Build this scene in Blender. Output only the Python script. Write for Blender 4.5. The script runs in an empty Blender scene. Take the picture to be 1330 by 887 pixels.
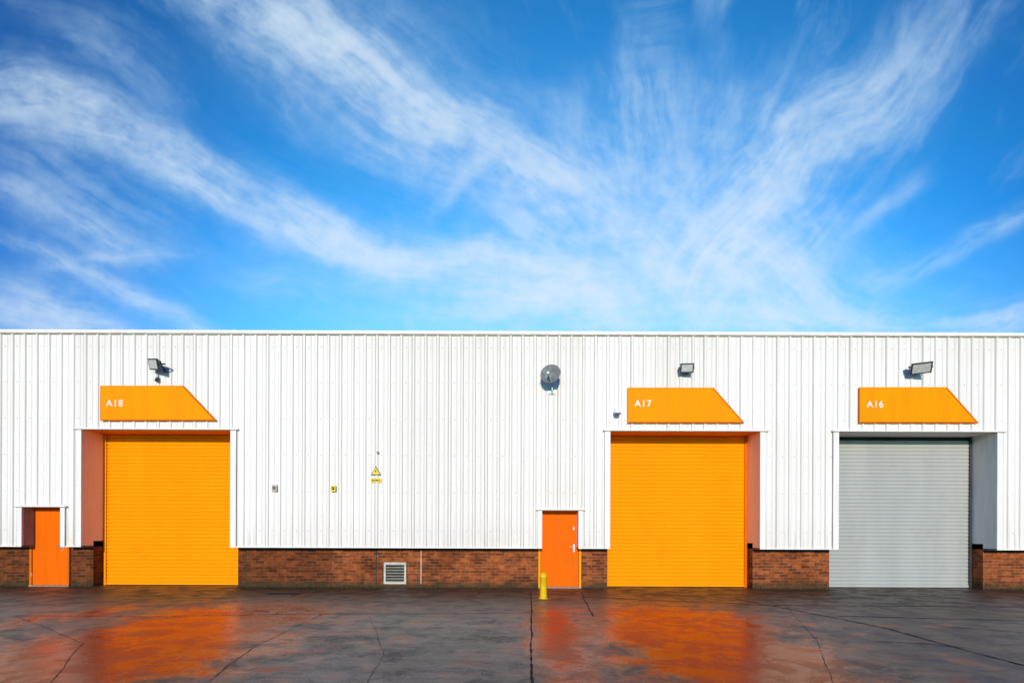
import bpy, math, random
import numpy as np
from mathutils import Matrix, Vector
random.seed(7)
scene=bpy.context.scene
scene.view_settings.view_transform='Standard'
scene.view_settings.look='None'
scene.view_settings.exposure=0

# ---------------------------------------------------------------- image coordinates
# image pixels -> metres, projected from the camera onto facade planes or ground
F=724.0; U0=665.0; V0=690.0; H=1.45; ROLL=math.tan(math.radians(0.2))
YC=14.0    # cladding plane
YB=14.37   # brick plane
YD=14.77   # roller shutter plane
def X(u,Y=YC): return (u-U0)*Y/F
def Z(v,Y=YC,u=U0): return H+(V0-(v-ROLL*(u-U0)))*Y/F
def G(u,v):
    v=v-ROLL*(u-U0); Y=F*H/(v-V0); return ((u-U0)*Y/F, Y)

# ---------------------------------------------------------------- node helpers
class N:
    def __init__(s,tree): s.t=tree; s.n=tree.nodes; s.l=tree.links
    def put(s,sock,val):
        if val is None: return
        if isinstance(val,bpy.types.NodeSocket): s.l.new(val,sock)
        else: sock.default_value=val
    def math(s,op,a,b=None,c=None,clamp=False):
        n=s.n.new('ShaderNodeMath'); n.operation=op; n.use_clamp=clamp
        s.put(n.inputs[0],a); s.put(n.inputs[1],b); s.put(n.inputs[2],c); return n.outputs[0]
    def xyz(s,x,y,z=0.0):
        n=s.n.new('ShaderNodeCombineXYZ'); s.put(n.inputs[0],x); s.put(n.inputs[1],y); s.put(n.inputs[2],z); return n.outputs[0]
    def sep(s,v):
        n=s.n.new('ShaderNodeSeparateXYZ'); s.l.new(v,n.inputs[0]); return n.outputs
    def noise(s,vec,scale=5,detail=4,rough=0.55,dist=0.0):
        n=s.n.new('ShaderNodeTexNoise'); s.put(n.inputs['Vector'],vec)
        n.inputs['Scale'].default_value=scale; n.inputs['Detail'].default_value=detail
        n.inputs['Roughness'].default_value=rough; n.inputs['Distortion'].default_value=dist
        return n.outputs[0]
    def rng(s,v,a,b,c=0.0,d=1.0,smooth=True):
        n=s.n.new('ShaderNodeMapRange')
        if smooth: n.interpolation_type='SMOOTHSTEP'
        s.put(n.inputs['Value'],v)
        for k,x in zip(('From Min','From Max','To Min','To Max'),(a,b,c,d)): n.inputs[k].default_value=x
        return n.outputs[0]
    def mix(s,f,a,b,mode='MIX'):
        n=s.n.new('ShaderNodeMix'); n.data_type='RGBA'; n.blend_type=mode
        s.put(n.inputs['Factor'],f); s.put(n.inputs[6],col(a)); s.put(n.inputs[7],col(b)); return n.outputs[2]
    def bump(s,h,strength=0.3,dist=0.01):
        n=s.n.new('ShaderNodeBump'); n.inputs['Strength'].default_value=strength
        n.inputs['Distance'].default_value=dist; s.l.new(h,n.inputs['Height']); return n.outputs[0]
    def coord(s,k='Object'):
        n=s.n.new('ShaderNodeTexCoord'); return n.outputs[k]
def col(c):
    if isinstance(c,(tuple,list)) and len(c)==3: return (*c,1.0)
    return c
def newmat(name):
    m=bpy.data.materials.new(name); m.use_nodes=True
    return m,N(m.node_tree),m.node_tree.nodes['Principled BSDF']
def paint(name,c,rough=0.5,var=0.12,scale=3.0,bump=0.05,streak=False,metal=0.0,dirt=None,spec=0.4):
    m,k,b=newmat(name)
    co=k.coord()
    o=k.sep(co)
    v=k.xyz(k.math('MULTIPLY',o[0],4.0),k.math('MULTIPLY',o[1],4.0),k.math('MULTIPLY',o[2],0.5)) if streak else co
    n1=k.noise(v,scale,4,0.6)
    f=k.rng(n1,0.3,0.7,0,1)
    cc=k.mix(f,tuple(x*(1-var) for x in c),tuple(min(1,x*(1+var*0.6)) for x in c))
    if dirt:
        g=k.noise(co,1.7,5,0.7); gf=k.rng(g,0.52,0.8,0,dirt[1]); cc=k.mix(gf,cc,dirt[0])
    k.put(b.inputs['Base Color'],cc)
    k.put(b.inputs['Roughness'],k.rng(n1,0.3,0.7,rough*0.85,min(1,rough*1.15)))
    b.inputs['Metallic'].default_value=metal
    b.inputs['Specular IOR Level'].default_value=spec
    if bump: k.put(b.inputs['Normal'],k.bump(k.noise(co,40,2,0.6),bump,0.005))
    return m

# ---------------------------------------------------------------- mesh builder
class MB:
    def __init__(s): s.v=[]; s.f=[]; s.m=[]; s.mats=[]; s.sm=[]
    def mi(s,mat):
        if mat not in s.mats: s.mats.append(mat)
        return s.mats.index(mat)
    def add(s,vs,fs,mat,M=None,smooth=False):
        o=len(s.v); i=s.mi(mat)
        for v in vs:
            v=Vector(v); s.v.append(tuple(M@v) if M else tuple(v))
        for f in fs: s.f.append([o+a for a in f]); s.m.append(i); s.sm.append(smooth)
    def box(s,x0,x1,y0,y1,z0,z1,mat,M=None,ch=0.0):
        if ch<=0:
            vs=[(x,y,z) for x in (x0,x1) for y in (y0,y1) for z in (z0,z1)]
            fs=[(0,1,3,2),(4,6,7,5),(0,4,5,1),(2,3,7,6),(0,2,6,4),(1,5,7,3)]
            s.add(vs,fs,mat,M); return
        import bmesh
        bm=bmesh.new(); bmesh.ops.create_cube(bm,size=1.0)
        for v in bm.verts:
            v.co=Vector(((x0+x1)/2+v.co.x*(x1-x0),(y0+y1)/2+v.co.y*(y1-y0),(z0+z1)/2+v.co.z*(z1-z0)))
        bmesh.ops.bevel(bm,geom=bm.edges[:],offset=ch,segments=2,profile=0.5,affect='EDGES')
        bm.verts.index_update()
        s.add([v.co.copy() for v in bm.verts],[[v.index for v in f.verts] for f in bm.faces],mat,M); bm.free()
    def prism(s,poly,y0,y1,mat,M=None):  # poly in xz
        n=len(poly)
        vs=[(x,y0,z) for x,z in poly]+[(x,y1,z) for x,z in poly]
        fs=[list(range(n)),list(range(2*n-1,n-1,-1))]+[(i,(i+1)%n,n+(i+1)%n,n+i) for i in range(n)]
        s.add(vs,fs,mat,M)
    def tube(s,a,b,r0,r1,mat,seg=12,M=None,caps=True):
        a=Vector(a); b=Vector(b); d=(b-a).normalized()
        q=d.to_track_quat('Z','Y').to_matrix()
        vs=[]
        for p,r in ((a,r0),(b,r1)):
            for i in range(seg):
                t=2*math.pi*i/seg; vs.append(p+q@Vector((math.cos(t)*r,math.sin(t)*r,0)))
        fs=[(i,(i+1)%seg,seg+(i+1)%seg,seg+i) for i in range(seg)]
        s.add(vs,fs,mat,M,True)
        if caps: s.add(vs,[list(range(seg))[::-1],list(range(seg,2*seg))],mat,M)
    def lathe(s,prof,mat,seg=24,M=None):  # prof (r,z)
        vs=[];fs=[]
        for r,z in prof:
            for i in range(seg):
                t=2*math.pi*i/seg; vs.append((r*math.cos(t),r*math.sin(t),z))
        for j in range(len(prof)-1):
            for i in range(seg):
                fs.append((j*seg+i,j*seg+(i+1)%seg,(j+1)*seg+(i+1)%seg,(j+1)*seg+i))
        s.add(vs,fs,mat,M,True)
    def obj(s,name,parent=None):
        me=bpy.data.meshes.new(name); me.from_pydata(s.v,[],s.f)
        for m in s.mats: me.materials.append(m)
        for p,i,sm in zip(me.polygons,s.m,s.sm): p.material_index=i; p.use_smooth=sm
        me.update()
        ob=bpy.data.objects.new(name,me); scene.collection.objects.link(ob)
        if parent: attach(ob,parent)
        return ob
def empty(name,loc=(0,0,0)):
    e=bpy.data.objects.new(name,None); e.location=loc; e.empty_display_size=0.2
    scene.collection.objects.link(e); return e
def attach(ob,parent):
    ob.parent=parent; ob.matrix_parent_inverse=Matrix.Translation(-Vector(parent.location))

# ---------------------------------------------------------------- materials
def mat_cladding(name,g):
    m,k,b=newmat(name)
    o=k.sep(k.coord())
    sheet=k.math('FLOOR',k.math('MULTIPLY',o[0],1/0.915))
    wn=k.n.new('ShaderNodeTexWhiteNoise'); wn.noise_dimensions='1D'; k.put(wn.inputs['W'],sheet)
    st=k.noise(k.xyz(k.math('MULTIPLY',o[0],6.0),o[1],k.math('MULTIPLY',o[2],0.35)),2.0,5,0.65)
    big=k.noise(k.coord(),0.35,3,0.5)
    spot=k.noise(k.coord(),9.0,3,0.7)
    f=k.math('ADD',k.math('MULTIPLY',wn.outputs['Value'],0.35),k.math('MULTIPLY',st,0.65))
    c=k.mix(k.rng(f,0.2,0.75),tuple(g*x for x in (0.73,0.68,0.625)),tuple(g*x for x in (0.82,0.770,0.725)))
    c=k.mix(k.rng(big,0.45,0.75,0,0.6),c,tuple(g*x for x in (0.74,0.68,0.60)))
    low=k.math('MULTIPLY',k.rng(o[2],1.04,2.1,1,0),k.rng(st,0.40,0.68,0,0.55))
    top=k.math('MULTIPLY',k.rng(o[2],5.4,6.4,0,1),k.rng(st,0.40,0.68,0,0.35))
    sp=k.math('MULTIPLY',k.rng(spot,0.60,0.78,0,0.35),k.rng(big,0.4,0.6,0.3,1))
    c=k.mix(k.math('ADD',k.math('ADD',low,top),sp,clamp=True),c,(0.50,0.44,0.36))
    k.put(b.inputs['Base Color'],c); b.inputs['Roughness'].default_value=0.6
    b.inputs['Specular IOR Level'].default_value=0.15
    k.put(b.inputs['Normal'],k.bump(k.noise(k.coord(),1.3,2,0.5),0.2,0.02))
    return m
def mat_brick():
    m,k,b=newmat('red_brown_brick')
    o=k.sep(k.coord())
    vec=k.xyz(k.math('ADD',o[0],o[1]),o[2])
    t=k.n.new('ShaderNodeTexBrick'); k.put(t.inputs['Vector'],vec)
    t.inputs['Color1'].default_value=col((0.42,0.098,0.022)); t.inputs['Color2'].default_value=col((0.15,0.034,0.011)); t.inputs['Mortar'].default_value=col((0.24,0.14,0.075))
    t.inputs['Scale'].default_value=1.0; t.inputs['Brick Width'].default_value=0.225; t.inputs['Row Height'].default_value=0.075
    t.inputs['Mortar Size'].default_value=0.008; t.inputs['Mortar Smooth'].default_value=0.3; t.inputs['Bias'].default_value=0.0
    n=k.noise(k.coord(),7,5,0.7)
    c=k.mix(1.0,t.outputs['Color'],k.mix(k.rng(n,0.3,0.7),(0.6,0.58,0.56),(1.2,1.15,1.05)),'MULTIPLY')
    xw=k.math('ADD',o[0],k.math('MULTIPLY',k.noise(k.coord(),1.5,3),0.6))
    dark=k.rng(xw,-4.6,-4.1,0.85,0.0)
    patch=k.rng(k.noise(k.coord(),0.9,4,0.6),0.46,0.68,0,0.7)
    c=k.mix(k.math('MAXIMUM',dark,patch),c,k.mix(1.0,c,(0.42,0.42,0.38),'MULTIPLY'))
    moss=k.math('MULTIPLY',k.rng(k.math('ADD',o[2],k.math('MULTIPLY',k.noise(k.coord(),5,4),0.30)),0.14,0.42,1,0),0.85)
    c=k.mix(moss,c,(0.035,0.032,0.015))
    k.put(b.inputs['Base Color'],c); b.inputs['Roughness'].default_value=0.85
    b.inputs['Specular IOR Level'].default_value=0.15
    k.put(b.inputs['Normal'],k.bump(k.math('SUBTRACT',k.math('MULTIPLY',n,0.5),t.outputs['Fac']),0.5,0.006))
    return m
def mat_ground():
    m,k,b=newmat('wet_concrete')
    co=k.coord(); o=k.sep(co)
    big=k.noise(co,0.35,4,0.6); mid=k.noise(co,1.1,10,0.80,0.3); fine=k.noise(co,45,4,0.8); agg=k.noise(co,9,7,0.8)
    sweep=k.noise(k.xyz(k.math('MULTIPLY',o[0],0.5),k.math('MULTIPLY',o[1],3.0),2.0),1.4,6,0.7)
    damp=k.rng(k.noise(co,1.9,8,0.68,0.5),0.43,0.57)      # damp / dry patches
    c=k.mix(k.rng(mid,0.42,0.58),(0.15,0.112,0.082),(0.50,0.41,0.315))
    c=k.mix(k.rng(sweep,0.45,0.58,0,0.6),c,(0.16,0.120,0.088))
    c=k.mix(k.rng(agg,0.49,0.60,0,0.45),c,(0.56,0.47,0.37))
    c=k.mix(k.rng(fine,0.56,0.42,0,0.50),c,(0.07,0.055,0.043))
    c=k.mix(k.math('MULTIPLY',damp,0.60),c,(0.085,0.062,0.044))
    asp=k.rng(k.math('ADD',o[0],k.math('MULTIPLY',mid,1.2)),4.6,5.4,0,0.70)
    c=k.mix(asp,c,k.mix(damp,(0.130,0.120,0.110),(0.050,0.046,0.043)))
    lft=k.rng(k.math('ADD',o[0],k.math('MULTIPLY',big,3.0)),-5.5,-1.5,0.35,0)
    c=k.mix(lft,c,(0.13,0.080,0.052))
    ya=k.math('ADD',o[1],k.math('MULTIPLY',k.math('SUBTRACT',mid,0.5),8.0))
    ap=k.math('MULTIPLY',k.rng(ya,8.9,12.6,0,1),k.rng(o[1],14.9,15.0,1,0))
    c=k.mix(k.math('MULTIPLY',ap,0.88),c,(0.056,0.034,0.020))
    # wet patches in front of the doors; red door reflections painted in by tint
    wet_refl=None
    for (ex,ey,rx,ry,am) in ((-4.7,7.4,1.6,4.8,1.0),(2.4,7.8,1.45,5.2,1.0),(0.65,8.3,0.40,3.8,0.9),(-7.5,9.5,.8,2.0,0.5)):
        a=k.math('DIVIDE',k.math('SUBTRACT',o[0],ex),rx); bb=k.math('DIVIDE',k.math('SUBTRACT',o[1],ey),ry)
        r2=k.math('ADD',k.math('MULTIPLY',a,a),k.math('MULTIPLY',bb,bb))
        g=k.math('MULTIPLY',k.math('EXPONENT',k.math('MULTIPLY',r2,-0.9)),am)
        wet_refl=g if wet_refl is None else k.math('MAXIMUM',wet_refl,g)
    wet_refl=k.math('ADD',wet_refl,k.math('MULTIPLY',k.math('SUBTRACT',mid,0.5),3.4))
    wet_refl=k.math('ADD',wet_refl,k.math('MULTIPLY',k.math('SUBTRACT',agg,0.5),1.5))
    wet_refl=k.math('ADD',wet_refl,k.math('MULTIPLY',k.math('SUBTRACT',big,0.5),0.8))
    wet_refl=k.rng(wet_refl,0.08,0.72,0,1)
    wet_refl=k.math('MULTIPLY',wet_refl,k.rng(ap,0.2,0.95,1,0.25))
    c=k.mix(k.math('MULTIPLY',wet_refl,0.85),c,(0.095,0.020,0.006))  # reddish door reflection put into the base colour
    k.put(b.inputs['Base Color'],c)
    r=k.rng(wet_refl,0,1,0.55,0.30,False)
    r=k.math('ADD',r,k.math('MULTIPLY',k.math('SUBTRACT',agg,0.5),0.45),clamp=True)
    r=k.math('SUBTRACT',r,k.math('MULTIPLY',damp,0.12),clamp=True)
    k.put(b.inputs['Roughness'],r)
    b.inputs['IOR'].default_value=1.5
    lev=k.math('MULTIPLY',k.rng(damp,0,1,0.10,0.55,False),k.math('SUBTRACT',1.0,k.math('MULTIPLY',wet_refl,0.95)))
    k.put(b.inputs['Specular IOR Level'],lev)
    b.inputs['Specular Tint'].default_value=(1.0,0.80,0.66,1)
    h=k.math('ADD',k.math('MULTIPLY',fine,0.30),k.math('ADD',k.math('MULTIPLY',agg,0.8),k.math('MULTIPLY',mid,1.0)))
    bn=k.n.new('ShaderNodeBump'); bn.inputs['Distance'].default_value=0.018; k.l.new(h,bn.inputs['Height'])
    k.put(bn.inputs['Strength'],k.rng(wet_refl,0,1,0.65,0.14,False)); k.l.new(bn.outputs[0],b.inputs['Normal'])
    gl=k.n.new('ShaderNodeBsdfGlossy'); gl.inputs['Color'].default_value=(0.80,0.30,0.15,1)  # rust tint reddens the mirrored doors
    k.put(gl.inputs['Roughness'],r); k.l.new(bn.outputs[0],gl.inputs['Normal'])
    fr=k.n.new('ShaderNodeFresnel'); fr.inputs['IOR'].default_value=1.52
    ms=k.n.new('ShaderNodeMixShader'); k.put(ms.inputs[0],k.math('MULTIPLY',k.math('MULTIPLY',fr.outputs[0],wet_refl),1.0,clamp=True))
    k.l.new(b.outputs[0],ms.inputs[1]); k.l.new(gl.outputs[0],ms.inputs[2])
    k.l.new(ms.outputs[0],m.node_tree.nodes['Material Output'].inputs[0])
    return m
CLAD=mat_cladding('white_cladding_sheet',1.0); CLADS=mat_cladding('shaded_rib_slope',0.86); BRICK=mat_brick(); GROUND=mat_ground()  # CLADS: darker copy, shading of the rib slopes put into the colour
TRIM=paint('white_flashing',(0.80,0.745,0.70),0.5,0.08,2,0.05,True,spec=.15)
TRIMG=paint('grey_seam_and_shade',(0.44,0.40,0.36),0.6,0.2,2,0.05,True,spec=.15)
TRIMD=paint('weathered_flashing',(0.30,0.24,0.19),0.6,0.3,4,0.1,True)
YEL=paint('yellow_orange_shutter_paint',(0.90,0.300,0.0012),0.6,0.03,0.5,0.0,True,dirt=((0.74,0.21,0.002),0.45),spec=0.06)
SIGN=paint('orange_sign_paint',(0.88,0.280,0.001),0.6,0.08,1.5,0.02,True,spec=0.05)
SIGNE=paint('dark_orange_edge',(0.66,0.13,0.001),0.6,0.1,2,0.02,spec=.05)
ORG=paint('orange_door_paint',(0.80,0.130,0.001),0.6,0.10,2,0.02,True,spec=0.05)
SALM=paint('sky_paled_orange_reveal',(0.95,0.60,0.45),0.55,0.06,2,0.03,True,spec=.3)  # orange paint paled in its colour to stand for skylight on it
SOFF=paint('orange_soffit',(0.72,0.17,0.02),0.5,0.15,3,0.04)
GREY=paint('grey_galvanised_shutter',(0.40,0.40,0.37),0.5,0.05,0.5,0.0,True,metal=0.0,dirt=((0.30,0.29,0.26),0.5),spec=.2)
GREYR=paint('pale_grey_reveal',(0.70,0.64,0.61),0.5,0.08,2,0.04,True)
DARK=paint('dark_gap_and_shade',(0.015,0.014,0.013),0.7,0.2,3,0)
CHAR=paint('charcoal_steel',(0.035,0.036,0.04),0.45,0.2,5,0.03)
GLASS=paint('floodlight_glass',(0.50,0.50,0.46),0.15,0.2,20,0)
STEEL=paint('galvanised_steel',(0.42,0.43,0.43),0.4,0.2,9,0.03,metal=0.6)
DISH=paint('grey_dish_enamel',(0.20,0.21,0.205),0.7,0.3,9,0.03,spec=.15)
WHITE=paint('white_plastic',(0.80,0.78,0.76),0.4,0.05,4,0)
LBLUE=paint('blue_dome',(0.10,0.14,0.30),0.2,0.1,4,0)
VENT=paint('cream_vent_metal',(0.50,0.45,0.38),0.55,0.2,8,0.05)
SYEL=paint('warning_yellow',(0.80,0.55,0.02),0.5,0.1,9,0)
BYEL=paint('bollard_yellow',(0.78,0.46,0.006),0.6,0.15,7,0.15,dirt=((0.12,0.10,0.03),0.8),spec=.2)
MORT=paint('white_mortar',(0.50,0.42,0.34),0.8,0.3,8,0.1)
TAR=paint('tar_joint',(0.010,0.009,0.008),0.8,0.3,8,0.2,spec=.15)
IRON=paint('wet_cast_iron',(0.03,0.028,0.026),0.4,0.3,14,0.2)
MOSS=paint('moss_growth',(0.05,0.055,0.012),0.9,0.5,12,0.2)
ROOF=paint('grey_roof_sheet',(0.35,0.36,0.37),0.6,0.1,2,0.05)

# ---------------------------------------------------------------- ground
mb=MB(); S=400
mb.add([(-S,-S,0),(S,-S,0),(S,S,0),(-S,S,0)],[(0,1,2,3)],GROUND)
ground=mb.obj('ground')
def crack(mb,pts,w,mat,z=0.004,jit=0.5):
    P=[]
    for (a,b) in zip(pts[:-1],pts[1:]):
        a=Vector((*a,0)); b=Vector((*b,0)); n=max(2,int((b-a).length/0.09))
        for i in range(n): P.append(a.lerp(b,i/n))
    P.append(Vector((*pts[-1],0)))
    L=[];R=[]
    dr=0
    for i,p in enumerate(P):
        d=(P[min(i+1,len(P)-1)]-P[max(i-1,0)]).normalized(); q=Vector((-d.y,d.x,0))
        dr=dr*0.9+random.uniform(-1,1)*w*jit
        ww=w*random.uniform(0.3,1.2); off=q*dr
        L.append(p+off+q*ww/2+Vector((0,0,z))); R.append(p+off-q*ww/2+Vector((0,0,z)))
    n=len(P)
    mb.add(L+R,[(i,i+1,n+i+1,n+i) for i in range(n-1)],mat)
mb=MB()
crack(mb,[G(690,769),G(691,800),G(692,887),(0.12,2)],0.030,TAR,jit=.15)
crack(mb,[G(948,776),G(1150,815),G(1330,864),(6.4,4.0)],0.045,TAR,jit=.2)
crack(mb,[G(1090,800),G(1330,806),(14,8.9)],0.050,TAR,jit=.3)
crack(mb,[G(1140,833),G(1200,836),G(1255,842)],0.034,TAR,jit=.5)
crack(mb,[G(760,775),G(1000,786),G(1340,788),(18,10)],0.055,TAR)
crack(mb,[(-20,9.3),G(200,800),G(420,797),G(690,796)],0.024,TAR)
crack(mb,[G(420,797),G(330,840),G(250,900)],0.010,TAR,jit=.9)
crack(mb,[G(755,768),G(772,800)],0.026,TAR)
crack(mb,[G(1010,775),G(1060,830),G(1090,900)],0.008,TAR,jit=1.0)
crack(mb,[G(1210,812),G(1330,822)],0.040,TAR)
crack(mb,[G(480,800),G(500,850),G(470,900)],0.006,TAR,jit=1.2)
crack(mb,[G(20,800),G(110,835),G(60,890)],0.008,TAR,jit=1.0)
mb.obj('expansion_joints',ground)

# ---------------------------------------------------------------- warehouse
wh=empty('warehouse_building')
ZB=1.05; ZT=Z(432)
XL,XR=-34.0,34.0
op=[ # cladding openings x0,x1,ztop
 (X(30),X(80),Z(658,u=57)),
 (X(107),X(300),Z(558,u=200)),
 (X(704),X(751),Z(662)),
 (X(792),X(986),Z(560,u=890)),
 (X(1088),X(1293),Z(561,u=1190))]
PITCH=0.305
def clad_strip(mb,x0,x1,z0,z1):
    i0=int(math.floor(x0/PITCH))-1; i1=int(math.ceil(x1/PITCH))+1
    prof=[]
    for i in range(i0,i1):
        b=i*PITCH
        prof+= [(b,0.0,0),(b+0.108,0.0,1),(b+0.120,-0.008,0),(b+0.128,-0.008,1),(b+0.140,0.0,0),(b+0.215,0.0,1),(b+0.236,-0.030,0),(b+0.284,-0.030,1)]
    def yy(x):
        for (a,ya,_),(c,yc,_) in zip(prof[:-1],prof[1:]):
            if a<=x<=c: return ya+(yc-ya)*(x-a)/(c-a) if c>a else ya
        return 0
    pts=[(x0,yy(x0),0)]+[p for p in prof if x0<p[0]<x1]+[(x1,yy(x1),0)]
    n=len(pts)
    vs=[(x,YC+y,z0) for x,y,_ in pts]+[(x,YC+y,z1) for x,y,_ in pts]
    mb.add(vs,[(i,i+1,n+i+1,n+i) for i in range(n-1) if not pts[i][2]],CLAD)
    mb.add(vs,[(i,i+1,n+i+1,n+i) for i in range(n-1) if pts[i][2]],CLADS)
mb=MB()
xs=XL
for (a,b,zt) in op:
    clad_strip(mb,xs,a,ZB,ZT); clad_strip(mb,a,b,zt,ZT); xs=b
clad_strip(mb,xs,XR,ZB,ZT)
mb.add([(XL,YC,ZB),(XL,YC,ZT),(XL,36,ZT),(XL,36,0),(XL,YC+.5,0),(XL,YC+.5,ZB)],[(0,1,2,3,4,5)],CLAD)
mb.add([(XR,YC,ZB),(XR,YC,ZT),(XR,36,ZT),(XR,36,0),(XR,YC+.5,0),(XR,YC+.5,ZB)],[(0,1,2,3,4,5)],CLAD)
mb.add([(XL,36,0),(XR,36,0),(XR,36,ZT),(XL,36,ZT)],[(0,1,2,3)],CLAD)
i=int(-16/PITCH)//3*3
while i*PITCH<16:
    x=i*PITCH+0.212
    zb=ZB; hit=[zt for a,b,zt in op if a-0.16<x<b+0.16]
    if hit: zb=hit[0]+0.05
    mb.box(x-0.003,x+0.003,YC-0.006,YC+0.002,zb,ZT-0.08,TRIMG)
    i+=3
mb.obj('wall_cladding',wh)
mb=MB()
mb.add([(XL,YC+.02,ZT-.25),(XR,YC+.02,ZT-.25),(XR,25,ZT+.1),(XL,25,ZT+.1),(XL,36,ZT-.2),(XR,36,ZT-.2)],[(0,1,2,3),(3,2,5,4)],ROOF)
mb.obj('roof',wh)
mb=MB()
def inside(x,z,m=0.12):
    return any(a-m<x<b+m and z<zt+m for a,b,zt in op)
for v in (452,498,545,592,640,690):
    z=Z(v)
    for i in range(int(-16/PITCH),int(16/PITCH)):
        x=i*PITCH+0.07+random.uniform(-.006,.006)
        if inside(x,z): continue
        r=0.013
        vs=[(x+r*math.cos(t*math.pi/3),YC-0.004,z+r*math.sin(t*math.pi/3)) for t in range(6)]+[(x,YC-0.010,z)]
        mb.add(vs,[(j,(j+1)%6,6) for j in range(6)],TRIMG)
mb.obj('cladding_fixings',wh)
mb=MB()
mb.box(XL-.05,XR+.05,YC-0.065,YC+0.35,ZT-0.06,ZT+0.02,TRIM,ch=0.006)
mb.box(XL,XR,YC-0.050,YC-0.001,ZT-0.082,ZT-0.061,TRIMG)  # grey strip stands for the thin shadow below the cap
x=XL
while x<XR:
    mb.box(x,x+0.08,YC-0.068,YC+0.3,ZT-0.062,ZT+0.023,TRIM); x+=3.0
edges=[XL]+[e for a,b,_ in op for e in (a,b)]+[XR]
for a,b in zip(edges[::2],edges[1::2]):
    mb.box(a,b,YC-0.045,YB+0.02,ZB-0.025,ZB+0.004,TRIM)
for idx,(a,b,zt) in enumerate(op):
    w=0.14 if idx in (1,3,4) else 0.11
    for xa,xb in ((a-w,a),(b,b+w)):
        mb.box(xa,xb,YC-0.050,YC+0.01,ZB-0.027,zt+0.05,TRIM,ch=0.004)
    mb.box(a-w-0.010,a-w-0.001,YC-0.045,YC+0.005,ZB-0.02,zt+0.03,TRIMG); mb.box(b+w+.001,b+w+0.010,YC-0.045,YC+0.005,ZB-0.02,zt+.03,TRIMG)
    mb.box(a-w-0.04,b+w+0.06,YC-0.075,YC+0.01,zt-0.002,zt+0.028,TRIM,ch=0.004)
    mb.box(a-w-0.04,b+w+0.06,YC-0.078,YC+0.005,zt-0.014,zt-0.003,TRIMD)
mb.obj('flashings',wh)

YP=YB-0.05  # personnel door face
pd=[(X(40,YB),X(92,YB)),(X(699,YB),X(755,YB))]
segs=[(XL,pd[0][0]),(pd[0][1],op[1][0]),(op[1][1],pd[1][0]),(pd[1][1],op[3][0]),(op[3][1],op[4][0]),(op[4][1],XR)]
mb=MB()
for a,b in segs: mb.box(a,b,YB,YD+0.25,-0.05,ZB+0.12,BRICK)
mb.obj('brick_plinth',wh)
mb=MB()
for u,w,mt in ((400,0.014,DARK),(430,0.014,DARK),(489,0.03,DARK),(547,0.022,MORT),(320,0.012,DARK)):
    mb.box(X(u,YB)-w/2,X(u,YB)+w/2,YB-0.003,YB+.01,0.10,ZB-0.05,mt)
for a,b in segs: mb.box(a,b,YB-0.004,YB+.01,ZB-0.085,ZB-0.026,DARK)  # dark strip paints the shadow under the cladding edge onto the brick
mb.obj('joints_and_edge_shadow',wh)

mb=MB()
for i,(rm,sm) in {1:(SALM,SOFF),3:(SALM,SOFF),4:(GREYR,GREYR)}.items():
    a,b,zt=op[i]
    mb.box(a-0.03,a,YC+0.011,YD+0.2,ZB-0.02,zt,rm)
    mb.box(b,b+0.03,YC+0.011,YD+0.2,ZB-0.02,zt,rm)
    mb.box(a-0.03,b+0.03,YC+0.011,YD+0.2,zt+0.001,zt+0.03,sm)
for i in (0,2):
    a,b,zt=op[i]
    mb.box(a-0.03,a,YC+0.011,YB+0.2,ZB-0.02,zt,TRIMD if i==0 else TRIM)
    mb.box(b,b+0.03,YC+0.011,YB+0.2,ZB-0.02,zt,TRIM)
    mb.box(a-0.03,b+0.03,YC+0.011,YB+0.2,zt+0.001,zt+0.03,TRIM)
mb.obj('door_reveals',wh)

def shutter(name,a,b,zt,mat,guide,gap):
    mb=MB(); p=0.098; z=0.07; rows=[]
    zend=zt-gap
    while z<zend:
        off=random.uniform(-0.0006,0.0006)
        for t,y in ((0.0,0.0),(0.08,-0.012),(0.30,-0.022),(0.55,-0.025),(0.82,-0.014),(0.95,0.0)):
            rows.append((z+t*p,YD+y+off))
        z+=p
    rows.append((z,YD))
    n=8
    vs=[];fs=[]
    for (zz,yy) in rows:
        for i in range(n+1):
            x=a+(b-a)*i/n; vs.append((x,yy+0.004*math.sin(x*2.1+zz*1.3),zz))
    for j in range(len(rows)-1):
        for i in range(n):
            fs.append((j*(n+1)+i,j*(n+1)+i+1,(j+1)*(n+1)+i+1,(j+1)*(n+1)+i))
    mb.add(vs,fs,mat,None,False)
    mb.box(a+.02,b-.02,YD-0.035,YD+0.02,0.012,0.075,mat,ch=0.006)
    mb.box(a,b,YD+0.01,YD+0.03,-0.01,0.02,DARK)
    mb.box(a,a+0.07,YD-0.055,YD-0.026,0,zt,guide); mb.box(b-0.07,b,YD-0.055,YD-0.026,0,zt,guide)
    mb.box(a,b,YD+0.03,YD+0.06,zend-0.1,zt+0.02,DARK)
    return mb.obj(name,wh)
shutter('roller_shutter_a18',*op[1],YEL,SIGN,0.03)
shutter('roller_shutter_a17',*op[3],YEL,SIGNE,0.03)
shutter('roller_shutter_a16',*op[4],GREY,CHAR,0.10)
mb=MB()
mb.box(XL+.1,XR-.1,YD+0.45,YD+0.5,0,ZT-0.3,DARK)
mb.obj('inner_wall',wh)

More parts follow.
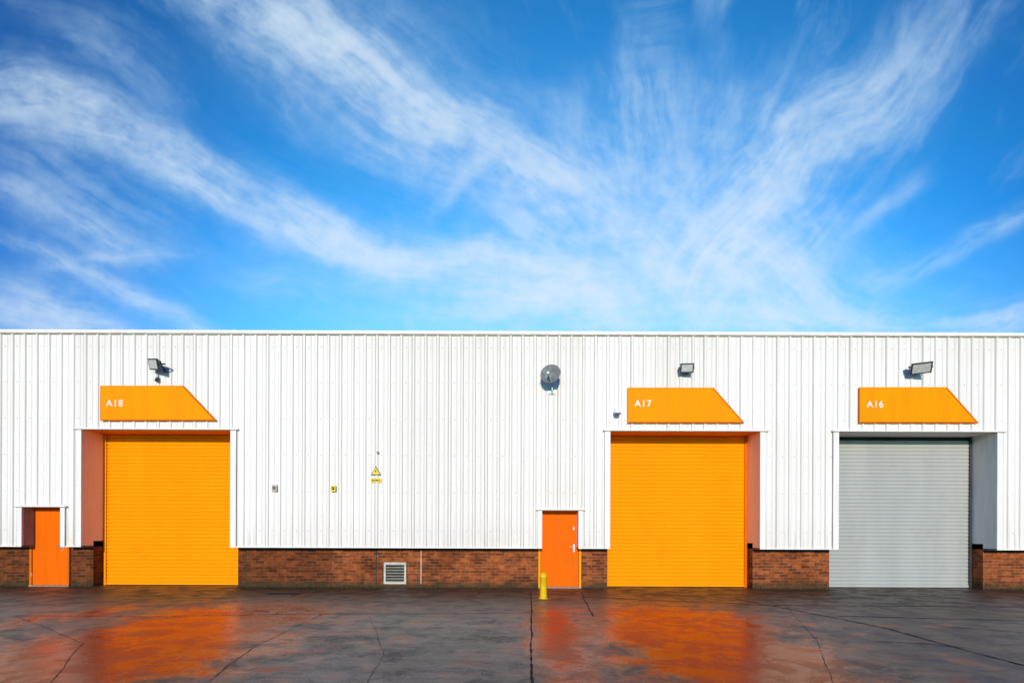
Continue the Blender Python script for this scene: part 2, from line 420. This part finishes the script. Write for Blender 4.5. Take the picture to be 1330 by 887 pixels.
def pdoor(name,xa,xb,zt,frame,hside):
    mb=MB(); y=YP
    fw=0.06
    mb.box(xa,xa+fw,y,y+0.12,0,zt,frame,ch=0.004); mb.box(xb-fw,xb,y,y+0.12,0,zt,frame,ch=0.004)
    mb.box(xa+fw,xb-fw,y+0.002,y+0.12,zt-fw,zt,frame)
    mb.box(xa+fw+.010,xb-fw-.010,y+0.022,y+0.07,0.035,zt-fw-.010,ORG,ch=0.004)
    mb.box(xa+fw,xb-fw,y+0.05,y+0.14,0,zt-fw,DARK)
    mb.box(xa,xb,y-0.02,y+0.1,0,0.03,TRIMD)
    hx=xb-fw-0.13 if hside>0 else xa+fw+0.13
    mb.box(hx-0.022,hx+0.022,y+0.012,y+0.024,0.93,1.13,STEEL,ch=0.004)
    mb.tube((hx,y+0.022,1.06),(hx,y-0.035,1.06),0.011,0.011,STEEL)
    mb.tube((hx,y-0.035,1.06),(hx-0.12*hside,y-0.035,1.055),0.011,0.010,STEEL)
    mb.tube((hx,y+0.014,0.97),(hx,y+0.002,0.97),0.014,0.014,DARK)
    for hz in (0.25,1.1,zt-0.3):
        xx=xa+fw-0.006 if hside>0 else xb-fw-0.006
        mb.box(xx,xx+0.016,y-0.006,y+0.02,hz,hz+0.10,STEEL)
    if name.endswith('centre'):
        mb.box(hx-0.02,hx+0.015,y+0.0165,y+0.023,1.50,1.57,TRIM)
    mb.obj(name,wh)
pdoor('personnel_door_side',pd[0][0]+.004,pd[0][1]-.004,op[0][2]+0.02,SIGNE,1)
pdoor('personnel_door_centre',pd[1][0]+.004,pd[1][1]-.004,op[2][2]+0.02,YEL,1)

ev=empty('wall_vent',(X(513.5,YB),YB,Z(744,YB)))
mb=MB()
x0,x1=X(500,YB),X(527,YB); z0,z1=Z(757,YB,513),Z(731,YB,513)
mb.box(x0,x1,YB-0.012,YB-0.004,z0,z1,DARK)
for a,b,c,d in ((x0-.02,x0+.03,z0-.02,z1+.02),(x1-.03,x1+.02,z0-.02,z1+.02)): mb.box(a,b,YB-0.04,YB-0.002,c,d,VENT,ch=0.004)
mb.box(x0+.03,x1-.03,YB-0.04,YB-0.002,z1-.03,z1+.02,VENT); mb.box(x0+.03,x1-.03,YB-0.04,YB-0.002,z0-.02,z0+.03,VENT)
n=7
for i in range(n):
    z=z0+.05+(z1-z0-.08)*i/(n-1)-0.01
    M=Matrix.Translation((0,YB-0.026,z))@Matrix.Rotation(math.radians(-40),4,'X')
    mb.box(x0+.03,x1-.03,-0.018,0.018,-0.002,0.002,VENT,M)
mb.obj('louvres',ev)

# ---------------------------------------------------------------- unit signs
def sign(txt,pts,tu,tv,th):
    Y0=YC-0.085
    P=[(X(u,Y0),Z(v,Y0,u)) for u,v in pts]
    cx=sum(p[0] for p in P)/4; cz=sum(p[1] for p in P)/4
    e=empty('unit_number_sign',(cx,YC,cz))
    mb=MB(); mb.prism(P[::-1],Y0,YC-0.033,SIGN)
    mb.obj('panel',e)
    mb=MB()
    for i in range(len(P)):
        a=Vector((P[i][0],0,P[i][1])); b=Vector((P[(i+1)%4][0],0,P[(i+1)%4][1]))
        d=(b-a); L=d.length; ang=math.atan2(d.z,d.x)
        M=Matrix.Translation((a.x,0,a.z))@Matrix.Rotation(-ang,4,'Y')
        w=0.026 if i in (1,2) else 0.010
        mb.box(0.0,L,Y0-0.006-0.0015*i,Y0+0.03,-w,0.004,SIGNE if i in(1,2) else SIGN,M)
    mb.obj('edge_trim',e)
    cu=bpy.data.curves.new('number','FONT'); cu.body=txt; cu.size=th*1.42; cu.extrude=0.003; cu.offset=0.0012
    cu.space_character=1.12
    t=bpy.data.objects.new('number',cu); scene.collection.objects.link(t)
    t.location=(X(tu,Y0),Y0-0.004,Z(tv,Y0,tu)); t.rotation_euler=(math.radians(90),0,0)
    cu.materials.append(WHITE); attach(t,e)
sign('A18',[(130,501),(237,501),(280,546),(130,546)],137.5,527.5,0.165)
sign('A17',[(815,503.5),(926,503.5),(966,549),(815,549)],823.5,528,0.165)
sign('A16',[(1116,503),(1229,503),(1270,549),(1116,549)],1125,529,0.165)

# ---------------------------------------------------------------- floodlights
def flood(u,v,w,h,yaw,pitch,out=0.30,sensor=False,roll=0):
    Yf=YC-out; cx,cz=X(u,Yf),Z(v,Yf,u)
    e=empty('floodlight',(cx,YC,cz))
    M=Matrix.Translation((cx,Yf,cz))@Matrix.Rotation(math.radians(roll),4,'Y')@Matrix.Rotation(math.radians(yaw),4,'Z')@Matrix.Rotation(math.radians(pitch),4,'X')
    mb=MB()
    mb.box(-w/2,w/2,-0.02,0.015,-h/2,h/2,CHAR,M,ch=0.006)
    mb.box(-w/2+.034,w/2-.034,-0.024,-0.018,-h/2+.032,h/2-.032,GLASS,M)
    a,b=w/2-.012,h/2-.012; c,d=w/2*0.62,h/2*0.55
    vs=[(-a,.015,-b),(a,.015,-b),(a,.015,b),(-a,.015,b),(-c,.10,-d),(c,.10,-d),(c,.10,d),(-c,.10,d)]
    mb.add(vs,[(0,1,5,4),(1,2,6,5),(2,3,7,6),(3,0,4,7),(4,5,6,7)],CHAR,M)
    for i in range(5):
        xx=-c+2*c*i/4; mb.box(xx-.003,xx+.003,.03,.12,-d,d,CHAR,M)
    mb.obj('lamp_housing',e)
    mb=MB()
    mb.box(-w/2-.016,-w/2-.008,-.01,.15,-.018,.018,CHAR,M); mb.box(w/2+.008,w/2+.016,-.01,.15,-.018,.018,CHAR,M)
    mb.box(-w/2-.016,w/2+.016,.15,.158,-.018,.018,CHAR,M)
    mid=M@Vector((0,.158,0)); wall=Vector((mid.x+0.03,YC-0.04,mid.z-0.13))
    mb.tube(mid,wall,0.020,0.020,CHAR)
    mb.box(wall.x-.05,wall.x+.05,YC-.06,YC-.033,wall.z-.05,wall.z+.05,STEEL,ch=.004)
    mb.obj('bracket',e)
    if sensor:
        mb=MB(); sx,sz=X(206),Z(494,u=206)
        mb.tube((sx,YC-.05,sz+.22),(sx,YC-.05,sz+.02),0.007,0.007,CHAR)
        mb.box(sx-.035,sx+.035,YC-.09,YC-.033,sz-.01,sz+.06,CHAR,ch=.01)
        Ms=Matrix.Translation((sx,YC-.11,sz-.02))
        mb.lathe([(0.001,-.045),(.022,-.04),(.038,-.015),(.04,.01),(.028,.035),(0.001,.045)],CHAR,14,Ms)
        mb.obj('motion_sensor',e)
flood(199,473,0.42,0.27,-30,22,0.32,True,10)
flood(891.5,478,0.33,0.23,-6,20,0.25)
flood(1196,478,0.44,0.28,-22,34,0.34,False,-2)

# ---------------------------------------------------------------- satellite dish
Yd=YC-0.36; dx,dz=X(715,Yd),Z(487,Yd)
e=empty('satellite_dish',(dx,YC,dz))
q=Vector((-0.26,-0.90,0.28)).normalized().to_track_quat('Z','Y').to_matrix().to_4x4()
M=Matrix.Translation((dx,Yd,dz))@q
mb=MB(); R=0.245
prof=[(0.001,0)]+[(R*t/8,0.075*(t/8)**2) for t in range(1,9)]+[(R+.008,.072),(R+.004,.064)]+[(R*t/8,0.075*(t/8)**2-.010) for t in range(8,0,-1)]+[(0.001,-.010)]
mb.lathe(prof,DISH,40,M)
mb.obj('reflector',e)
mb=MB()
mb.tube(M@Vector((0,-R*0.9,.03)),M@Vector((0,-R*0.75,.30)),0.012,0.010,CHAR)
mb.tube(M@Vector((0,-R*0.78,.30)),M@Vector((0,-.10,.285)),0.010,0.009,CHAR)
mb.tube(M@Vector((0,-.12,.31)),M@Vector((0,-.085,.24)),0.030,0.022,WHITE,16)
mb.obj('feed_arm',e)
mb=MB()
back=M@Vector((0,0,-.01))
mb.tube(back,Vector((dx+.04,YC-.22,dz-.10)),0.03,0.025,STEEL)
mb.tube(Vector((dx+.04,YC-.22,dz+.06)),Vector((dx+.04,YC-.22,dz-.34)),0.022,0.022,STEEL)
mb.tube(Vector((dx+.04,YC-.22,dz-.32)),Vector((dx+.04,YC-.035,dz-.32)),0.02,0.02,STEEL)
mb.box(dx-.06,dx+.14,YC-.055,YC-.033,dz-.38,dz-.25,STEEL,ch=.004)
mb.obj('wall_mount',e)

cx,cz=X(801),Z(537,u=801)
e=empty('security_camera',(cx,YC,cz))
mb=MB()
mb.box(cx-.02,cx+.11,YC-.10,YC-.033,cz-.01,cz+.13,WHITE,ch=.015)
mb.tube((cx-.02,YC-.16,cz+.05),(cx+.04,YC-.06,cz+.07),.03,.035,WHITE)
mb.lathe([(.001,.095),(.05,.085),(.080,.045),(.084,-.01),(.080,-.03)],WHITE,20,Matrix.Translation((cx-.03,YC-.17,cz)))
mb.lathe([(.078,-.03),(.070,-.055),(.045,-.08),(.001,-.09)],LBLUE,20,Matrix.Translation((cx-.03,YC-.17,cz)))
mb.obj('dome_and_mount',e)

cx=X(488.5); cz=Z(613,u=488)
e=empty('warning_sign',(cx,YC,cz))
mb=MB()
y0=YC-.046
def tri(s,c): return [(cx-s*.5,c-s*.38),(cx+s*.5,c-s*.38),(cx,c+s*.5)]
c=Z(612,u=488)
mb.prism(tri(.25,c),y0,YC-.033,DARK); mb.prism(tri(.20,c-.003),y0-.003,y0,SYEL)
mb.prism([(cx-.012,c+.03),(cx+.02,c+.03),(cx+.004,c-.005),(cx+.022,c-.005),(cx-.012,c-.06),(cx-.002,c-.018),(cx-.02,c-.018)],y0-.006,y0-.003,DARK)
mb.obj('triangle',e)
mb=MB()
z0,z1=Z(626.5,u=488),Z(621,u=488)
mb.box(cx-.13,cx+.13,y0,YC-.033,z0,z1,SYEL)
for i in range(6): mb.box(cx-.10+i*.035,cx-.10+i*.035+.022,y0-.003,y0,z0+.03,z1-.03,DARK)
mb.obj('text_plate',e)

def jbox(u,v,w,h,m1):
    cx=X(u); cz=Z(v,u=u); e=empty('junction_box',(cx,YC,cz)); mb=MB()
    mb.box(cx-w/2,cx+w/2,YC-.10,YC-.033,cz-h/2,cz+h/2,m1,ch=.01)
    mb.box(cx-w*.28,cx+w*.28,YC-.106,YC-.099,cz-h*.22,cz+h*.25,DARK)
    mb.tube((cx,YC-.105,cz+h*.02),(cx,YC-.125,cz+h*.02),w*.14,w*.1,m1,10)
    mb.obj('casing',e)
jbox(358,634,.13,.16,VENT); jbox(434,634.5,.12,.15,SYEL)
jbox(491,588,.05,.06,VENT)

bx,by=G(706,777)
e=empty('bollard',(bx,by,0))
mb=MB()
mb.lathe([(.105,0),(.10,.012),(.078,.02),(.076,.05),(.076,.46),(.082,.465),(.082,.49),(.074,.50),(.066,.535),(.04,.558),(.001,.565)],BYEL,28,Matrix.Translation((bx,by,0)))
mb.obj('post',e)

mx,my=G(366,771.5)
e=empty('manhole_cover',(mx,my,0))
mb=MB()
w,h=.36,.30
mb.box(mx-w,mx+w,my-h,my-h+.04,0,.012,IRON); mb.box(mx-w,mx+w,my+h-.04,my+h,0,.012,IRON)
mb.box(mx-w,mx-w+.04,my-h+.04,my+h-.04,0,.012,IRON); mb.box(mx+w-.04,mx+w,my-h+.04,my+h-.04,0,.012,IRON)
mb.box(mx-w+.05,mx+w-.05,my-h+.05,my+h-.05,0,.008,IRON)
for i in range(9):
    x=mx-w+.09+i*(2*w-.18)/8; mb.box(x-.012,x+.012,my-h+.08,my+h-.08,.0085,.014,IRON)
mb.obj('lid',e)

mb=MB()
for a,b in segs:
    x=max(a,-16)
    while x<min(b,16):
        x+=random.expovariate(1/0.030)
        if x>min(b,16): break
        y=YB-abs(random.gauss(0,0.06))-0.005; s=random.uniform(.008,.036); hh=s*random.uniform(.4,1.6)
        r=random.uniform(0,6.28)
        vs=[(x+s*math.cos(r+j*1.5708),y+s*math.sin(r+j*1.5708)*.7,0) for j in range(4)]+[(x+random.uniform(-.4,.4)*s,y,hh)]
        mb.add(vs,[(0,1,4),(1,2,4),(2,3,4),(3,0,4)],MOSS)
mb.obj('moss')

# ---------------------------------------------------------------- light
ELEV=12.0; AZ=3.0
sl=bpy.data.lights.new('sun','SUN'); sl.energy=3.75; sl.angle=math.radians(0.5); sl.color=(1.0,0.885,0.765)
so=bpy.data.objects.new('sun',sl); so.rotation_euler=(math.radians(90-ELEV),0,math.radians(-AZ)); scene.collection.objects.link(so)

# ---------------------------------------------------------------- world
w=bpy.data.worlds.new('World'); scene.world=w; w.use_nodes=True
k=N(w.node_tree)
bg=w.node_tree.nodes['Background']; STR=0.12
bg.inputs['Strength'].default_value=STR
sky=k.n.new('ShaderNodeTexSky'); sky.sky_type='NISHITA'; sky.sun_disc=False
sky.sun_elevation=math.radians(ELEV); sky.sun_rotation=math.radians(180+AZ)
sky.air_density=1.0; sky.dust_density=0.3; sky.ozone_density=2.0
tint=k.mix(1.0,sky.outputs[0],(1.0*STR,2.2*STR,3.6*STR),'MULTIPLY')
gm=k.n.new('ShaderNodeGamma'); k.l.new(tint,gm.inputs[0]); gm.inputs[1].default_value=1.35
fin=k.mix(1.0,gm.outputs[0],(0.42/STR,1.00/STR,0.66/STR),'MULTIPLY')
dotn=k.n.new('ShaderNodeVectorMath'); dotn.operation='DOT_PRODUCT'
k.l.new(k.coord('Generated'),dotn.inputs[0]); dv=Vector((0.08,1,0.36)).normalized(); dotn.inputs[1].default_value=dv
fin=k.mix(k.rng(dotn.outputs['Value'],0.70,0.99,1,0),fin,k.mix(1.0,fin,(0.14,0.36,0.55),'MULTIPLY'))
k.l.new(fin,bg.inputs['Color'])

# ---------------------------------------------------------------- cirrus layer on a sky shell (northern half)
rs=np.random.RandomState(11)
ANG=rs.rand(4096)*2*np.pi
TC=np.cos(ANG); TS=np.sin(ANG)
PERM=rs.permutation(4096)
def perlin(x,y,seed=0):
    xi=np.floor(x).astype(np.int64); yi=np.floor(y).astype(np.int64); xf=x-xi; yf=y-yi
    h0=PERM[(xi+seed*131)&4095]; h1=PERM[(xi+1+seed*131)&4095]
    def g(h,iy,fx,fy):
        q=PERM[(h+iy)&4095]; return TC[q]*fx+TS[q]*fy
    u=xf*xf*xf*(xf*(xf*6-15)+10); v=yf*yf*yf*(yf*(yf*6-15)+10)
    a=g(h0,yi,xf,yf); b=g(h1,yi,xf-1,yf); c=g(h0,yi+1,xf,yf-1); d=g(h1,yi+1,xf-1,yf-1)
    ab=a+(b-a)*u; return ab+((c+(d-c)*u)-ab)*v
def fbm(x,y,o=6,r=0.55,seed=0):
    t=0;a=1;s=0;f=1
    for i in range(o):
        t=t+a*perlin(x*f+i*17.3,y*f-i*9.1,seed+i); s+=a; a*=r; f*=2.03
    return t/s*1.5
def sst(x,a,b):
    t=np.clip((x-a)/(b-a),0,1); return t*t*(3-2*t)
gx=np.concatenate([np.linspace(-3.0,-1.0,60,endpoint=False),np.linspace(-1.0,1.0,1100,endpoint=False),np.linspace(1.0,3.0,61)])
gz=np.concatenate([np.linspace(0.02,0.33,30,endpoint=False),np.linspace(0.33,1.0,370,endpoint=False),np.linspace(1.0,1.9,41)])
PX,PZ=[q.ravel() for q in np.meshgrid(gx,gz)]
ny,nx=len(gz),len(gx)
wx=PX+0.070*fbm(PX*1.8,PZ*1.8,3,.5,1)+0.013*fbm(PX*9,PZ*9,3,.5,2)
wz=PZ+0.070*fbm(PX*1.8+9,PZ*1.8+4,3,.5,3)+0.013*fbm(PX*9+3,PZ*9+8,3,.5,4)
feather=fbm(PX*30,PZ*30,4,.6,60)
bands=[ # along-centre start,end, width, amount
 (170,-70,430,70,42,.60),(330,10,600,180,48,.95),(560,130,780,290,50,.80),(700,250,880,430,85,.80),
 (-60,120,160,185,30,.75),(60,160,320,250,30,.85),(210,215,520,320,25,1.20),(430,300,760,372,27,1.45),
 (575,385,900,392,22,.9),(640,415,1150,425,26,.6),(1260,0,1130,120,35,.45),(1150,90,1000,220,50,.72),
 (1040,180,900,400,78,1.0),(930,290,1110,430,60,.65),(-20,310,280,425,10,.9),(-30,400,150,440,34,1.0),
 (1130,425,1360,398,22,.85),(1160,345,1345,245,12,.65),(650,210,725,300,12,.9),
 (850,100,880,280,110,.45),(-20,240,160,330,16,.5),(380,60,640,190,95,.28),
 (600,340,1150,430,110,.30),(580,250,650,190,10,.55),(760,300,1000,330,60,.45),(1100,300,1180,225,9,.45),(60,345,230,330,8,.45),
 (-30,190,200,330,70,.30),(820,30,880,30,60,.20),(20,20,220,120,30,.15),(300,340,560,400,30,.25)]
tot=np.zeros_like(PX)
for bi,(x0,y0,x1,y1,wd,amp) in enumerate(bands):
    ax,az=(x0-U0)/F,(V0-y0)/F; bx_,bz_=(x1-U0)/F,(V0-y1)/F
    ang=math.atan2(bz_-az,bx_-ax); c,s=math.cos(ang),math.sin(ang)
    mx_,mz_=(ax+bx_)/2,(az+bz_)/2; L=math.hypot(bx_-ax,bz_-az)/2; W=wd/F
    a=(wx-mx_)*c+(wz-mz_)*s; b=(wz-mz_)*c-(wx-mx_)*s
    g=np.exp(-0.55*np.abs(a/L)**3-0.75*np.abs(b/W)**2)
    sel=np.where(g>0.012)[0]
    if len(sel)==0: continue
    a=a[sel]; b=b[sel]; g=g[sel]
    key=round(math.degrees(ang)/10)
    fan=b*(1+0.6*a)+0.012*np.sin(a*9+bi)
    st=fbm(a*2.6+key*3.1,fan*17,6,.60,20+abs(key)%9)
    st2=fbm(a*8+key,fan*60,3,.6,40+abs(key)%7)
    fib=sst(st+0.26*st2+0.16*feather[sel],-0.48,0.58)
    tot[sel]+=g*amp*(0.15+1.10*fib)
clump=fbm(PX*3.2,PZ*4.2,5,.58,77)
tot*=np.clip(0.92+1.05*clump+0.14*feather,0.12,1.8)
# faint fibres fanning out of the north, everywhere
cxr,czr=(850-U0)/F,(V0-640)/F
th=np.arctan2(wx-cxr,wz-czr); rr=np.hypot(wx-cxr,wz-czr)
ff=fbm(th*9+2,rr*3.0,6,.62,150); fm=fbm(PX*2.2+5,PZ*2.6,4,.55,160)
tot+=0.36*sst(ff,-0.05,0.6)*sst(fm,-0.25,0.45)
tot+=0.02
tot+=0.34*sst(0.62-PZ,0,0.34)*np.exp(-((PX-0.15)/1.0)**2)
dens=1-np.exp(-1.08*tot)
dens*=sst(PX,-3.0,-2.2)*(1-sst(PX,2.2,3.0))*(1-sst(PZ,1.4,1.9))*sst(PZ,0.02,0.12)
R0=1500.0
LN=np.sqrt(PX**2+1+PZ**2)
co=np.stack([PX/LN*R0,R0/LN,PZ/LN*R0],-1).astype(np.float32)
idx=np.arange(nx*ny).reshape(ny,nx)
fc=np.stack([idx[:-1,:-1],idx[:-1,1:],idx[1:,1:],idx[1:,:-1]],-1).reshape(-1,4)
me=bpy.data.meshes.new('sky')
me.vertices.add(len(co)); me.vertices.foreach_set('co',co.ravel())
me.loops.add(fc.size); me.loops.foreach_set('vertex_index',fc.ravel().astype(np.int32))
me.polygons.add(len(fc)); me.polygons.foreach_set('loop_start',np.arange(0,fc.size,4,dtype=np.int32))
me.update(calc_edges=True)
at=me.attributes.new('cirrus','FLOAT','POINT'); at.data.foreach_set('value',dens.astype(np.float32))
so2=bpy.data.objects.new('sky',me); scene.collection.objects.link(so2)
m=bpy.data.materials.new('cirrus_cloud'); m.use_nodes=True; k=N(m.node_tree)
for n_ in list(m.node_tree.nodes): m.node_tree.nodes.remove(n_)
out=k.n.new('ShaderNodeOutputMaterial'); ms=k.n.new('ShaderNodeMixShader'); tr=k.n.new('ShaderNodeBsdfTransparent'); em=k.n.new('ShaderNodeEmission')
an=k.n.new('ShaderNodeAttribute'); an.attribute_name='cirrus'
k.put(em.inputs['Color'],k.mix(an.outputs['Fac'],(0.42,0.72,0.96),(0.74,0.85,0.96))); em.inputs['Strength'].default_value=1.0
k.l.new(k.math('MULTIPLY',an.outputs['Fac'],0.93),ms.inputs[0]); k.l.new(tr.outputs[0],ms.inputs[1]); k.l.new(em.outputs[0],ms.inputs[2]); k.l.new(ms.outputs[0],out.inputs[0])
try: m.cycles.emission_sampling='NONE'
except Exception as ex: print(ex)
me.materials.append(m)

# ---------------------------------------------------------------- camera
cd=bpy.data.cameras.new('camera'); cam=bpy.data.objects.new('camera',cd); scene.collection.objects.link(cam)
cd.sensor_width=36; cd.lens=36*F/1330; cd.shift_y=(V0-443.5)/1330
cd.clip_end=4000; cd.clip_start=0.1
cam.location=(0,0,H); cam.rotation_euler=(math.radians(90),-math.radians(0.2),0)
scene.camera=cam
